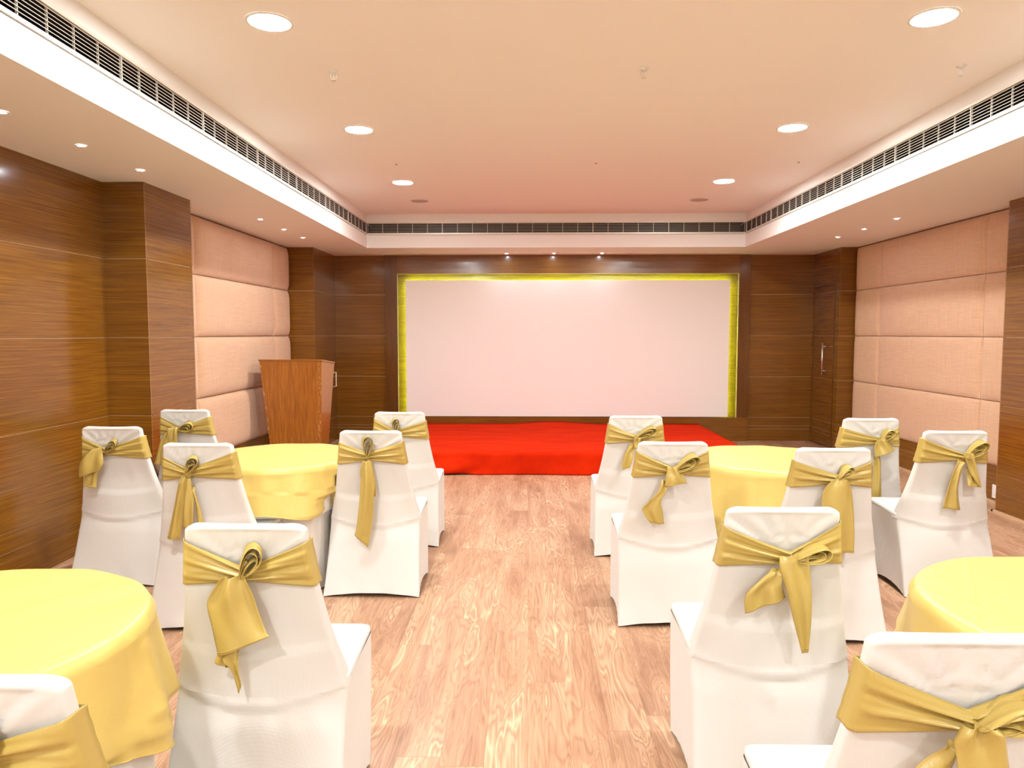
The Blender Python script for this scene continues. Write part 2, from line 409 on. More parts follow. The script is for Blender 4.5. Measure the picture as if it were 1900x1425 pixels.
# ------------------------------------------------------------------ large: stage, screen, padded walls
SX0, SX1, SY0, SY1, SZ = -1.7, 2.37, 7.60, PF-.005, .24
st = thing('stage_platform', 'low rectangular stage covered in bright red carpet in front of the white screen', 'stage', (0,0,0))
m = MB(); m.box(SX0+.03, SX1-.03, SY0+.03, SY1-.01, 0, SZ-.012); m.build('deck', M_veneer, st)
def carpet():
    m = MB(); nx = 150
    def sag(x): return .5+.5*sin(x*2.3+1.0)+.35*sin(x*5.1+.4)
    # profile runs from the back of the top, over the edge, down the front
    prof = [(SY1, 0), (9.9, 0), (9.6, 0), (9.2, 0), (8.8, 0), (8.4, 0), (8.0, 0), (7.75, 0), (SY0+.03, 0), (SY0+.012, -.004), (SY0+.002, -.014)]
    rows = []
    for y, dz in prof:
        r = []
        for i in range(nx+1):
            x = lerp(SX0, SX1, i/nx)
            z = SZ+dz+(.004*sin(x*7+y*3)*sin(y*5))*(1 if dz == 0 else 0)
            if y > 9.8: z += .03*max(0, sin(x*1.9+.9))**3
            r.append((x, y, z))
        rows.append(r)
    for k in range(1, 13):
        t = k/12; r = []
        for i in range(nx+1):
            x = lerp(SX0, SX1, i/nx)
            w = exp(-((x+1.0)/.5)**2)
            out = .016*t*sin(x*3.1)+.075*w*t*sin(pi*t*.9)+.022*t*sin(x*9+1+t*2)*(.3+w)
            z = lerp(SZ-.014, .004, t)+.018*w*t*t*max(0, sin(x*6))
            r.append((x, SY0-.002-abs(out), z))
        rows.append(r)
    m.grid(rows, nx+1, len(rows))
    for sx, s in ((SX0, -1), (SX1, 1)):
        pts = [[(sx+s*.002*k, lerp(SY0-.003, SY1, i/40), lerp(SZ, .003, k/6)) for i in range(41)] for k in range(7)]
        m.grid(pts, 41, 7)
    return m
carpet().build('red_carpet', M_red, st, smooth=True, solid=.004)
sc = thing('projection_screen', 'large blank white wall screen in a lit wood recess behind the red stage', 'screen', (.535, 10.12, .335))
m = MB(); m.box(-2.255, 2.255, 0, .03, 0, 1.905); m.build('screen_board', M_screen, sc, bevel=.004)
m = MB(); e = .012
m.box(-2.255+e, 2.255-e, .034, .044, 1.88, 1.892); m.box(-2.255+e, -2.255+e+.012, .034, .044, .02, 1.88); m.box(2.255-e-.012, 2.255-e, .034, .044, .02, 1.88)
lo = m.build('led_strip', M_led, sc); lo['label'] = 'yellow green glowing strip behind the screen edge'
m = MB(); m.box(-2.05, 2.05, .03, .10-.001, .15, .19); m.box(-2.05, 2.05, .03, .10-.001, 1.5, 1.54); m.build('mount_rail', M_steel, sc)
def pad_mesh(y0, y1, z0, z1, x, s, depth=.055):
    """one stuffed fabric pad on the wall plane x, bulging towards s"""
    m = MB(); nu, nv = 26, 14; g = .003
    y0 += g; y1 -= g; z0 += g; z1 -= g
    def edge(t, L): 
        d = min(t, 1-t)*L; return 1-exp(-d/.035)
    us = [0, .004, .012, .025, .05]+[lerp(.08, .92, k/15) for k in range(16)]+[.95, .975, .988, .996, 1]; nu = len(us)
    ws = [0, .01, .03, .06, .12]+[lerp(.2, .8, k/5) for k in range(6)]+[.88, .94, .97, .99, 1]; nv = len(ws)
    rows = []
    for w in ws:
        rows.append([(x+s*(.012+depth*(edge(u, y1-y0)*edge(w, z1-z0))**.8+.003*sin(u*9+w*5)*u*(1-u)*4), lerp(y0, y1, u), lerp(z0, z1, w)) for u in us])
    m.grid(rows, nu, nv)
    b = [(x, y0, z0), (x, y1, z0), (x, y1, z1), (x, y0, z1)]
    ring = [rows[0][i] for i in range(nu)]+[rows[j][-1] for j in range(1, nv)]+[rows[-1][i] for i in range(nu-2, -1, -1)]+[rows[j][0] for j in range(nv-2, 0, -1)]
    back = [(x, p[1], p[2]) for p in ring]; n = len(ring)
    m.add(ring+back, [(i, (i+1) % n, n+(i+1) % n, n+i) for i in range(n)])
    return m
ZP = [.335, .90, 1.47, 2.04, SOF-.012]
lp = thing('padded_wall_panel', 'peach fabric padded panelling on left wall behind the lectern', 'wall panel', (WL+.001, 0, 0))
for a, b in zip(ZP, ZP[1:]):
    for y0, y1 in ((5.93, 6.55), (6.55, 8.56), (8.56, 9.128)): pad_mesh(y0, y1, a, b, 0, 1, .05).build('fabric_pad', M_linen, lp, smooth=True)
rp = thing('padded_wall_panel', 'peach fabric padded panelling on right wall beside the wooden door', 'wall panel', (WR-.001, 0, 0))
for a, b in zip(ZP, ZP[1:]):
    for y0, y1 in ((6.125, 6.68), (6.68, 8.62), (8.62, 9.268)): pad_mesh(y0, y1, a, b, 0, -1, .03).build('fabric_pad', M_linen, rp, smooth=True)

# ------------------------------------------------------------------ lectern
LX, LY = -2.52, 7.62
lec = thing('lectern', 'tapered reddish wood lectern with worn edges at left of the red stage', 'lectern', (LX, LY, 0))
def lect():
    T = 1.21; B = 1.165
    # front-left, front-right, back-right, back-left at top and bottom
    top = [(-.345,0,T), (.325,0,T), (.325,.50,B), (-.345,.50,B)]
    bot = [(-.235,.05,0), (.285,.05,0), (.285,.27,0), (-.235,.27,0)]
    return top, bot
top, bot = lect()
def slabq(m, a, b, c, d, th, mi=0):
    """thick board on the four corners, thickness inwards"""
    a, b, c, d = map(Vector, (a, b, c, d)); n = (b-a).cross(d-a).normalized()*th
    q = [a, b, c, d, a+n, b+n, c+n, d+n]
    m.add(q, [(0,1,2,3),(7,6,5,4),(0,4,5,1),(1,5,6,2),(2,6,7,3),(3,7,4,0)], mi)
m = MB(); slabq(m, bot[0], bot[1], top[1], top[0], -.02); m.build('front_panel', M_worn, lec, bevel=.002)
m = MB(); slabq(m, bot[1], bot[2], top[2], top[1], -.018); m.build('side_panel', M_lectern, lec, bevel=.002)
m = MB(); slabq(m, bot[3], bot[0], top[0], top[3], -.018); m.build('side_panel', M_lectern, lec, bevel=.002)
m = MB(); e = .0; m.add([(-.352,-.006,1.211),(.332,-.006,1.211),(.332,.508,1.165),(-.352,.508,1.165),(-.352,-.006,1.226),(.332,-.006,1.226),(.332,.508,1.180),(-.352,.508,1.180)], [(0,3,2,1),(4,5,6,7),(0,1,5,4),(1,2,6,5),(2,3,7,6),(3,0,4,7)]); m.build('desk_top', M_lectern, lec, bevel=.002)
m = MB(); m.box(-.29, .29, .05, .36, .62, .638); m.build('shelf', M_lectern, lec)
m = MB()
hx = .318
m.tube([(hx, .47, 1.06), (hx, .585, 1.06), (hx, .585, .90), (hx, .47, .90)], .008, 8); ho = m.build('handle', M_steel, lec); ho['label'] = 'small square metal pull handle'

# ------------------------------------------------------------------ tables
def limit_r(cx, cy, th, r, z, boxes):
    """pull hanging cloth in where a chair presses against it"""
    dx, dy = cos(th), sin(th)
    for (bx, by, hw, y0, y1, zt) in boxes:
        if z > zt: continue
        # first entry of the ray into the box
        tmin, tmax = 0, 1e9
        for o, d, a, b in ((cx, dx, bx-hw, bx+hw), (cy, dy, y0, y1)):
            if abs(d) < 1e-6:
                if o < a or o > b: tmin = 1e9
                continue
            t1, t2 = (a-o)/d, (b-o)/d
            if t1 > t2: t1, t2 = t2, t1
            tmin = max(tmin, t1); tmax = min(tmax, t2)
        if tmin < tmax and tmin > 0: r = min(r, tmin-.012)
    return max(r, .24)
def smooth_ring(r_, k=5):
    """ease the pressed-in stretches into the free ones"""
    N = len(r_); rr_ = [sqrt(p[0]**2+p[1]**2) for p in r_]
    if max(rr_)-min(rr_) < .08: return r_
    lo = [min(rr_[(i+j) % N] for j in range(-k, k+1)) if max(abs(rr_[(i+j) % N]-rr_[i]) for j in range(-k, k+1)) > .05 else rr_[i] for i in range(N)]
    av = [sum(lo[(i+j) % N] for j in range(-k, k+1))/(2*k+1) for i in range(N)]
    return [(p[0]*a/b, p[1]*a/b, p[2]) for p, a, b in zip(r_, av, rr_)]
def table(cx, cy, seed, boxes, drop, tl, tc, ts, rot=0):
    R = .475; H = .742
    t = thing('round_table', tl, 'table', (cx, cy, 0))
    m = MB(); m.lathe([(0, H), (R-.006, H), (R, H-.006), (R, H-.022), (R-.006, H-.026), (0, H-.026)], 64); m.build('tabletop', M_white, t)
    m = MB(); m.lathe([(.04, H-.026), (.04, .10), (.05, .09)], 20); m.build('pedestal', M_steel, t, smooth=True)
    m = MB()
    for k in range(4):
        a = k*pi/2+pi/4; m.tube([(0,0,.11), (.12*cos(a), .12*sin(a), .06), (.2*cos(a), .2*sin(a), .015)], .015, 10)
    m.build('foot', M_steel, t, smooth=True)
    rnd = random.Random(seed); ph = [rnd.uniform(0, 2*pi) for _ in range(10)]
    N = 240
    # white floor-length cloth
    rows = []
    for rr_ in (0.02, .2, .4, R-.002): rows.append([(rr_*cos(2*pi*i/N), rr_*sin(2*pi*i/N), H+.003) for i in range(N)])
    for k in range(1, 23):
        q = k/22; r_ = []
        z = lerp(H-.001, .012, q)
        for i in range(N):
            th = 2*pi*i/N
            f = .5*sin(27*th+ph[0]+.8*sin(3*th))+.35*sin(13*th+ph[1])
            r = R+.004+(.012+.020*f)*min(1, q*2.5)
            r = limit_r(cx, cy, th, r, z, boxes)
            r_.append((r*cos(th), r*sin(th), z))
        rows.append(smooth_ring(r_))
    m = MB(); m.grid(rows, N, len(rows), True)
    o = m.build('table_skirt_cloth', M_under, None, smooth=True, loc=(cx, cy, 0)); tag(o, ts, 'tablecloth', 'white floor length cloths')
    # gold overlay
    d0, a4, p4, a1, p1 = drop
    rows = []
    rings = [.02, .15, .3, .4, .45, R+.000, R+.009, R+.014]
    zs = [.010, .010, .010, .010, .010, .009, .004, -.006]
    for rr_, zz in zip(rings, zs):
        rows.append([(rr_*cos(2*pi*i/N), rr_*sin(2*pi*i/N), H+zz+.0015*sin(7*rr_*cos(2*pi*i/N+.6)*4)) for i in range(N)])
    K = 26
    for k in range(1, K+1):
        q = k/K; r_ = []
        for i in range(N):
            th = 2*pi*i/N
            dr = d0+a4*max(-.4, cos(4*(th-p4)))**1+a1*cos(th-p1)
            z = H-.006-dr*q+.003*sin(9*th+ph[8])*q
            f = .50*sin(7*th+ph[2])+.42*sin(11*th+ph[3]+sin(2*th))+.25*sin(19*th+ph[4])
            corner = max(0, cos(4*(th-p4)))**3
            r = R+.018+q**1.15*(.036+.048*f+.055*corner)
            r = max(r, R+.022+.006*q)
            # where a chair touches the cloth it is pressed flat
            r2 = limit_r(cx, cy, th, r, z, [(b[0], b[1], b[2]-.008, b[3]+.008, b[4]-.008, b[5]) for b in boxes])
            r_.append((r2*cos(th), r2*sin(th), z))
        rows.append(smooth_ring(r_))
    m = MB(); m.grid(rows, N, len(rows), True)
    # rolled hem
    hb = [Vector(p) for p in rows[-1]]
    m.tube(hb+[hb[0]], .0022, 6, 1, False)
    m.f.append(tuple(range(N))); m.m.append(0)
    o = m.build('gold_tablecloth', [M_gold, M_gold], None, smooth=True, loc=(cx, cy, 0)); o.rotation_euler = (0,0,0)
    tag(o, tc, 'tablecloth', 'gold satin tablecloths')

# ------------------------------------------------------------------ chairs
Z0, ZT = .42, .955
def prof(z):
    """rear surface offset, half width, thickness of the back at height z"""
    y = curve([(0,0), (.15,.055), (.30,.105), (.42,.14), (.56,.115), (.70,.082), (.83,.055), (.955,.035)], z)
    w = curve([(.42,.263), (.50,.245), (.62,.220), (.76,.198), (.86,.184), (.955,.174)], z)
    th = curve([(.42,.075), (.55,.055), (.75,.042), (.955,.038)], z)
    return y, w, th
def bowf(z):
    """the stretched knit spans the hollow between backrest and hem in the middle of the rear face"""
    return curve([(0,.004), (.10,-.012), (.25,-.040), (.36,-.056), (.45,-.054), (.56,-.026), (.70,.004), (.80,.010)], z)
def rrect(n, hw, y0, y1, r, hw2=None):
    """rounded quad loop in plan: rear side y0 (half width hw), front side y1 (hw2); n points per side"""
    hw2 = hw if hw2 is None else hw2; pts = []
    cs = [(-hw, y0), (hw, y0), (hw2, y1), (-hw2, y1)]
    out = []
    for k in range(4):
        p, c, q = Vector(cs[k-1]), Vector(cs[k]), Vector(cs[(k+1) % 4])
        a = (p-c).normalized(); b = (q-c).normalized()
        rr_ = min(r, (p-c).length*.45, (q-c).length*.45)
        s0, s1 = c+a*rr_, c+b*rr_
        arc = []
        for j in range(6):
            t = j/5; arc.append(s0*(1-t)**2+c*2*t*(1-t)+s1*t*t)
        out.append(arc)
    for k in range(4):
        pts += out[k]
        a, b = out[k][-1], out[(k+1) % 4][0]
        for j in range(1, n): pts.append(a.lerp(b, j/n))
    return pts
def ridge(u, z):
    l1 = .575-.022*(1-u*u); l2 = .435-.045*(1-u*u)
    e = 1-.5*u*u
    return e*(-.0035*exp(-((z-l1)/.006)**2)-.0075*sstep(l1+.004, l1-.02, z)*sstep(l2-.012, l2+.002, z)-.0035*exp(-((z-l2)/.006)**2))
def chair_body(root, seed, knot):
    rnd = random.Random(seed); ph = [rnd.uniform(0, 6.28) for _ in range(8)]
    n = 22
    def detail(x, z, w, th):
        """fine relief of the stretched knit on the rear face (negative = outwards)"""
        u = x/w
        # edges of the hidden frame: two curved ridges
        d = ridge(u, z)
        # tension creases above the sash towards the knot
        a = atan2(z-knot[1], x-knot[0])
        k = sstep(.80, .86, z)*sstep(.95, .90, z)*(1-.5*abs(u))
        d += .0050*k*(sin(a*17+ph[0])+.6*sin(a*31+ph[1]))
        d += .0018*sstep(.76, .70, z)*sstep(.60, .68, z)*sin(x*60+ph[2]+z*10)*sstep(0.0, .12, x*(1 if ph[3] > 3 else -1)+.03)
        return d
    rows = []
    zs = [Z0+(.932-Z0)*k/62 for k in range(63)]
    for z in zs:
        y, w, th = prof(z); loop = rrect(n, w, y, y+th, .014)
        row = []
        for p in loop:
            yy = p.y
            rear = max(0, 1-(p.y-y)/(th*.4))
            yy += (bowf(z)*(1-(p.x/w)**2)+detail(p.x, z, w, th))*rear
            row.append((p.x, yy, z))
        rows.append(row)
    r = .023
    for k in range(1, 9):
        a = k/8*pi/2; y, w, th = prof(.932+r*sin(a))
        c = cos(a); hw = w-.032*(1-c)-.0; t2 = th*max(c, .02)
        loop = rrect(n, hw, y+th/2-t2/2, y+th/2+t2/2, .014*max(c, .05))
        row = []
        for p in loop:
            u = p.x/max(w, .01)
            dip = .007*(1-u*u)*(k/8)
            row.append((p.x, p.y+.010*(1-u*u)*.6, .932+r*sin(a)-dip-.010*max(0, abs(u)-.82)/.18*(k/8)))
        rows.append(row)
    m = MB(); N = len(rows[0]); base = m.grid(rows, N, len(rows), True)
    m.f.append(tuple(base+(len(rows)-1)*N+i for i in range(N))); m.m.append(0)
    m.build('backrest', M_cover, root, smooth=True)
    # seat cushion under the cover
    rows = []; 
    def seatloop(hwr, hwf, yr, yf, z, r=.035): return [(p.x, p.y, z(p) if callable(z) else z) for p in rrect(n, hwr, yr, yf, r, hwf)]
    zt = lambda p: .452+.012*sstep(.15, .45, p.y)
    S = [(.262,.252,.150,.530,-.030,.03), (.263,.256,.149,.533,-.018,.03), (.260,.254,.150,.532,-.006,.03), (.254,.248,.155,.525,-.0015,.03), (.22,.215,.19,.49,.001,.03), (.12,.12,.26,.40,.003,.02), (.02,.02,.32,.34,.003,.004)]
    for hwr, hwf, yr, yf, dz, r in S:
        rows.append([(p.x, p.y, zt(p)+dz) for p in rrect(n, hwr, yr, yf, r, hwf)])
    m = MB(); N = len(rows[0]); base = m.grid(rows, N, len(rows), True); m.f.append(tuple(base+(len(rows)-1)*N+i for i in range(N))); m.m.append(0)
    m.build('seat', M_cover, root, smooth=True)
    # skirt down to the feet
    rows = []; K = 30
    for k in range(K+1):
        q = k/K; zc = lerp(1, 0, q)
        hwr = lerp(.263, .276, q)+.004*sin(pi*q)*-1; hwf = lerp(.256, .268, q)
        yr = prof(Z0*(1-q))[0]; yf = .533-.10*q**1.3
        loop = rrect(n, hwr, yr, yf, lerp(.022, .012, q), hwf)
        row = []
        for p in loop:
            # distance to nearest corner along the outline, 0 at corner 1 mid side
            ax = min(abs(p.x)/hwr, 1); ty = (p.y-yr)/(yf-yr)
            if ty < .04: mid = 1-ax**2.0
            elif ty > .96: mid = 1-ax**2.0
            else: mid = 4*ty*(1-ty)
            zt_ = lerp(Z0, .436, sstep(0, .35, ty))
            arch = .030 if .04 < ty < .96 else .022
            z = lerp(zt_, .004, q)+mid*arch*q**3
            pull = mid*sin(pi*min(1, q*1.0))*.012+mid*.012*q**3
            x, y = p.x, p.y
            if ty < .04: y += bowf(z)*mid if z < Z0+.001 else 0
            elif ty > .96: y -= pull
            else: x -= math.copysign(pull, x)
            # drag lines from the feet
            dr = .0025*sin(ty*22+z*30+ph[4])*q*(1 if .1 < ty < .9 else 0)+.0020*sin(p.x*40+z*25+ph[5])*sstep(.55, 1, q)*(1 if ty < .04 else 0)
            if ty < .04: y += dr
            else: x += math.copysign(dr, x)
            if ty < .04: y += ridge(p.x/hwr, z)
            row.append((x, y, z))
        rows.append(row)
    m = MB(); N = len(rows[0]); m.grid(rows, N, len(rows), True)
    m.build('skirt', M_cover, root, smooth=True, fix=True)

def rear_y(x, z):
    y, w, th = prof(z); return y+bowf(z)*(1-min(1, abs(x/w))**2)
def sash_band(root, kx, kz, seed, et=.900, eb=.762):
    rnd = random.Random(seed); ph = [rnd.uniform(0, 6.28) for _ in range(8)]
    dl, dr = rnd.uniform(-.012, .012), rnd.uniform(-.012, .012)
    m = MB(); NV = 27
    cols = []
    # rear, left edge to right edge, then around the front
    us = [-1+2*k/64 for k in range(65)]
    for u in us:
        d = 1-abs((u*.19-kx)/(.19+(abs(kx) if (u*.19-kx)*kx < 0 else -abs(kx))))     # 1 at knot, 0 at side
        d = max(0, min(1, d)); side = dl if u < kx/.19 else dr
        g = 1-(1-d)**.0001 if False else d
        zt = lerp(et+side, kz+.022, g**.92); zb = lerp(eb+side*.6, kz-.022, g**1.5 if g < 1 else 1)
        col = []
        for j in range(NV):
            v = j/(NV-1); z = lerp(zb, zt, v); y, w, th = prof(z)
            x = u*(w+.001)
            amp = .004+.016*g**.8
            f = sin(v*pi*5.2+ph[0]+(2.0 if u < kx/.19 else 0)+g*1.5)+.5*sin(v*pi*11+ph[1]+u*3)
            soft = sin(pi*v)**.5 if 0 < v < 1 else 0
            out = .006+amp*(f*.5+.6)*(.35+.65*soft)+.014*g**2.5*soft
            # diagonal tuck
            out += .004*exp(-((v-.25-.4*g)/.07)**2)*(1-g)
            cy_ = rear_y(x, z)
            e = max(0, abs(u)-.93)/.07
            col.append((x, lerp(cy_-out, y+.004, e*e), z))
        cols.append(col)
    def wrap(sg):
        out = []
        side = dr if sg > 0 else dl
        for t in ((.15,), (.5,), (.85,)):
            t = t[0]; col = []
            for j in range(NV):
                v = j/(NV-1); z = lerp(eb+side*.6, et+side, v); y, w, th = prof(z); col.append((sg*(w+.0015), y+th*t, z))
            out.append(col)
        return out
    front = []
    for k in range(13):
        u = 1-2*k/12; col = []
        for j in range(NV):
            v = j/(NV-1); z = lerp(eb+(dr*(u+1)/2+dl*(1-u)/2)*.6, et+dr*(u+1)/2+dl*(1-u)/2, v); y, w, th = prof(z)
            col.append((u*(w+.004), y+th+.005+.001*sin(v*20), z))
        front.append(col)
    allc = cols+wrap(1)+front+wrap(-1)[::-1]
    rows = [[c[j] for c in allc] for j in range(NV)]
    m.grid(rows, len(allc), NV, True)
    return m.build('sash', M_sash, root, smooth=True, solid=.0015)
def ribbon(pairs, y0, seed, fold=.009, push=.016, hem=True):
    """flat-hanging sash end through left/right outline pairs (x,z); y is distance in front of the chair back"""
    rnd = random.Random(seed); ph = [rnd.uniform(0, 6.28) for _ in range(4)]
    NU, NVv = 21, 44; rows = []; m = MB()
    for j in range(NVv):
        t = j/(NVv-1)
        a = catmull([p[0] for p in pairs], t); b = catmull([p[1] for p in pairs], t)
        row = []
        for i in range(NU):
            s = i/(NU-1); x = lerp(a[0], b[0], s); z = lerp(a[1], b[1], s)
            wide = sqrt((a[0]-b[0])**2+(a[1]-b[1])**2)
            amp = min(fold, wide*.12)*(1.6-.9*t)
            y = y0-.5*min(.02, wide*.16)*sin(pi*s)+amp*sin(s*pi*2.6+ph[0]+t*2.2)*.8+amp*.4*sin(s*11+ph[1]-t*3)+.004*sin(t*5+ph[2])
            y += push*sstep(.16, 0, t)
            y = min(y, rear_y(x, max(z, .42))-.010 if z > .42 else prof(max(z, 0))[0]-.012)
            row.append((x, y, z))
        rows.append(row)
    m.grid(rows, NU, NVv)
    if hem:
        # stitched hem line set in from the end
        line = [Vector(rows[-3][i])+Vector((0,-.0016,0)) for i in range(NU)]
        m.tube(line, .0011, 5, 1)
    return m
def loops(knot, ang, length, fat, seed, nest=3, width=.045, y0=None):
    """bow loop: the sash doubled back on itself, width set across the depth"""
    rnd = random.Random(seed); m = MB()
    for q in range(nest):
        L = length*(1-.16*q); F = fat*(1-.28*q); NS, NW = 40, 9; a0 = ang+.10*(q-.5)*(1 if q % 2 else -1)
        d = Vector((cos(a0), 0, sin(a0))); s = Vector((-sin(a0), 0, cos(a0))); rows = []
        ph = rnd.uniform(0, 6)
        for i in range(NS+1):
            t = i/NS*2*pi
            al = L*(.5-.5*cos(t)); ac = F*.5*sin(t)*(.25+.75*(al/L)**.8)*1.15
            row = []
            for k in range(NW):
                w = k/(NW-1)-.5
                wd = width*(.45+.55*sin(t/2))*(1-.15*q)
                p = Vector((knot[0], y0, knot[1]))+d*al+s*(ac+w*wd*.38*sin(t/2)+.0022*sin(w*15+t*2+ph))+Vector((0, w*wd-.006+.004*sin(t*2+ph), 0))
                lim = rear_y(p.x, p.z)-.007 if abs(p.x) < .19 and p.z < .95 else 9
                p.y = min(p.y, lim)
                row.append(p)
            rows.append(row)
        m.grid(rows, NW, NS+1)
    return m
def knot_blob(kx, kz, y0, r=.026):
    m = MB(); rows = []
    for j in range(1, 12):
        a = pi*j/12; row = []
        for i in range(24):
            b = 2*pi*i/24; rr_ = 1+.07*sin(3*b+4*a)+.05*sin(7*b-2*a)
            row.append((kx+r*.80*sin(a)*cos(b)*rr_, y0+r*.62*sin(a)*sin(b)*rr_, kz+r*cos(a)*rr_*1.0))
        rows.append(row)
    b = m.grid(rows, 24, len(rows), True); m.f.append(tuple(b+i for i in range(24))); m.m.append(0); m.f.append(tuple(b+10*24+i for i in range(24))); m.m.append(0)
    return m
BOXES = []
def chair(x, y, rz, label, unit, cx0, kpx, kz, ribbons, loopspec, seed, group='white covered chairs with gold sashes'):
    root = thing('banquet_chair', label, 'chair', (x, y, 0), rz, group)
    cv = lambda p: ((p[0]-cx0)*unit, kz-(p[1]-kpx[1])*unit)
    kx = (kpx[0]-cx0)*unit
    chair_body(root, seed, (kx, kz))
    s = sash_band(root, kx, kz, seed+5)
    ky = rear_y(kx, kz)-.026
    fp = ribbons[0][0]; over = (fp[1][0]-fp[0][0])*unit > .045
    knot_blob(kx, kz, ky, .016 if over else .026).build('knot', M_sash, s, smooth=True)
    ang, L, F, nest = loopspec
    loops((kx, kz), radians(ang), L*unit, F*unit, seed+9, nest, width=.05, y0=ky-.010).build('bow_loop', M_sash, s, smooth=True, solid=.0012)
    for i, rb in enumerate(ribbons):
        prs = [(cv(a), cv(b)) for a, b in rb]
        ribbon(prs, ky-.016-(.014 if i == 0 else 0), seed*3+i, push=.005 if i == 0 else .016).build('tail', [M_sash, M_hem], s, smooth=True, solid=.0012)
    BOXES.append((x, y, .285, y-.01, y+.54, .475))
    return root
CH = [
 # x, y, rotation, label, unit, centre, knot, knot height, tails, loop
 (-2.465, 4.14, 0, 'white chair nearest the left wood wall, broad gold sash flap with short end', .000657, 390, (335,490), .80,
  [[((225,462),(322,437)),((150,535),(337,510)),((112,620),(343,590)),((108,715),(300,650))], [((180,690),(300,640)),((148,720),(262,700)),((140,800),(250,812))]], (42,150,75,3)),
 (-2.49, 5.10, 0, 'white covered chair furthest back on the left, before the brown pier', .000806, 1012, (965,275), .805,
  [[((880,255),(970,245)),((862,330),(965,330)),((845,400),(960,400))], [((850,290),(890,290)),((802,360),(850,380)),((768,460),(818,460)),((730,585),(808,598))]], (17,140,85,3)),
 (-1.66, 3.51, 0, 'white covered chair with two long gold sash ends side by side, left of centre', .000558, 1154, (1060,660), .80,
  [[((1060,700),(1100,700)),((1045,850),(1130,860)),((1032,1000),(1132,1000)),((1030,1140),(1120,1150))], [((1010,680),(1055,690)),((960,850),(1045,850)),((920,1010),(1030,1000)),((866,1255),(985,1262))], [((1100,780),(1125,780)),((1130,920),(1165,940)),((1150,1120),(1210,1130))]], (58,175,100,4)),
 (-.895, 4.0, 0, 'white chair left of the aisle with one long narrow gold sash end', .000806, 397, (375,412), .803,
  [[((345,440),(402,440)),((330,600),(432,590)),((318,750),(425,700)),((298,905),(410,880)),((282,965),(377,1053))], [((340,440),(400,430)),((322,530),(420,520)),((345,620),(438,640)),((380,700),(434,690))]], (84,148,80,3)),
 (-.905, 4.98, 0, 'white chair closest to the red stage on the left, overlapped by another chair', .00100, 604, (575,245), .80,
  [[((560,260),(600,260)),((548,330),(602,330)),((545,400),(600,420))]], (85,105,55,3)),
 (-.817, 1.985, 0, 'large white chair at lower left with wide square gold sash flap and pointed end', .000425, 573, (560,500), .800,
  [[((425,500),(575,470)),((345,620),(640,610)),((325,700),(680,740)),((360,860),(730,860)),((397,1035),(762,885))], [((440,1000),(520,1000)),((400,1060),(525,1080)),((460,1120),(530,1180)),((515,1320),(537,1250))], [((400,980),(470,1000)),((362,1090),(440,1110)),((420,1100),(450,1125))]], (60,245,140,4)),
 (-.915, 1.05, 0, 'white covered chair cut off by the lower left corner of the picture', .000425, 573, (560,500), .80,
  [[((470,500),(575,470)),((400,620),(620,610)),((390,860),(640,860))]], (40,230,120,3)),
 (.721, 4.78, 0, 'white chair closest to the red stage on the right, with small gold bow', .001083, 358, (352,243), .80,
  [[((345,232),(388,236)),((342,262),(382,262)),((346,300),(372,300))], [((325,270),(372,285)),((292,335),(345,320)),((274,395),(338,370)),((276,438),(322,422))]], (24,140,50,3)),
 (.737, 3.615, 0, 'white chair right of the aisle with gold sash end twisting to the left', .000822, 590, (590,425), .80,
  [[((548,393),(615,392)),((543,450),(650,445)),((536,515),(668,492))], [((520,470),(562,500)),((500,540),(535,565)),((440,610),(515,610)),((400,662),(530,690)),((450,748),(538,755))]], (30,175,72,4)),
 (.807, 2.22, 0, 'large white chair in right foreground with long tapering gold sash end and rolled bow', .000473, 766, (820,455), .785,
  [[((735,425),(908,395)),((730,500),(915,470)),((772,640),(932,620)),((825,850),(940,850)),((890,1072),(932,1066))], [((700,510),(750,520)),((600,585),(745,600)),((512,690),(765,650)),((515,815),(787,708))]], (16,250,95,4)),
 (1.47, 3.43, 0, 'white chair with a wide straight gold sash end, directly behind large right foreground chair', .000763, 373, (395,480), .80,
  [[((350,480),(455,468)),((298,555),(478,540)),((295,680),(492,680)),((300,820),(497,820)),((310,932),(496,942))]], (45,115,50,3)),
 (2.23, 4.67, 0, 'white covered chair furthest back on the right, gold bow before the peach padded wall', .001034, 631, (690,225), .80,
  [[((640,222),(705,198)),((637,270),(745,245)),((648,322),(768,275))], [((640,320),(692,320)),((640,450),(697,450)),((632,590),(700,588))]], (48,95,50,4)),
 (2.42, 4.065, 0, 'white covered chair nearest the right wood pier, with two gold sash ends spread apart', .000902, 1147, (1200,372), .80,
  [[((1168,345),(1245,335)),((1195,400),(1265,415)),((1225,470),(1282,490)),((1280,545),(1293,556))], [((1160,380),(1200,395)),((1120,450),(1182,430)),((1090,570),(1165,560)),((1070,692),(1187,705))], [((1215,430),(1250,430)),((1216,500),(1270,500)),((1216,550),(1288,556))]], (36,155,75,4)),
 (.80, 1.25, 0, 'largest white covered chair, cut off by the lower right corner, broad gold knot', .000189, 1191, (1260,1060), .785,
  [[((1090,992),(1400,1005)),((1008,1140),(1482,1080)),((1030,1300),(1520,1300)),((1060,1600),(1560,1600)),((1080,2000),(1500,1950))], [((1030,1200),(1100,1230)),((900,1320),(1100,1400)),((750,1450),(1000,1600)),((600,1600),(900,1800))]], (18,560,230,4)),
]
for i, c in enumerate(CH): chair(*c, seed=20+i*7)
BB = [b for b in BOXES]
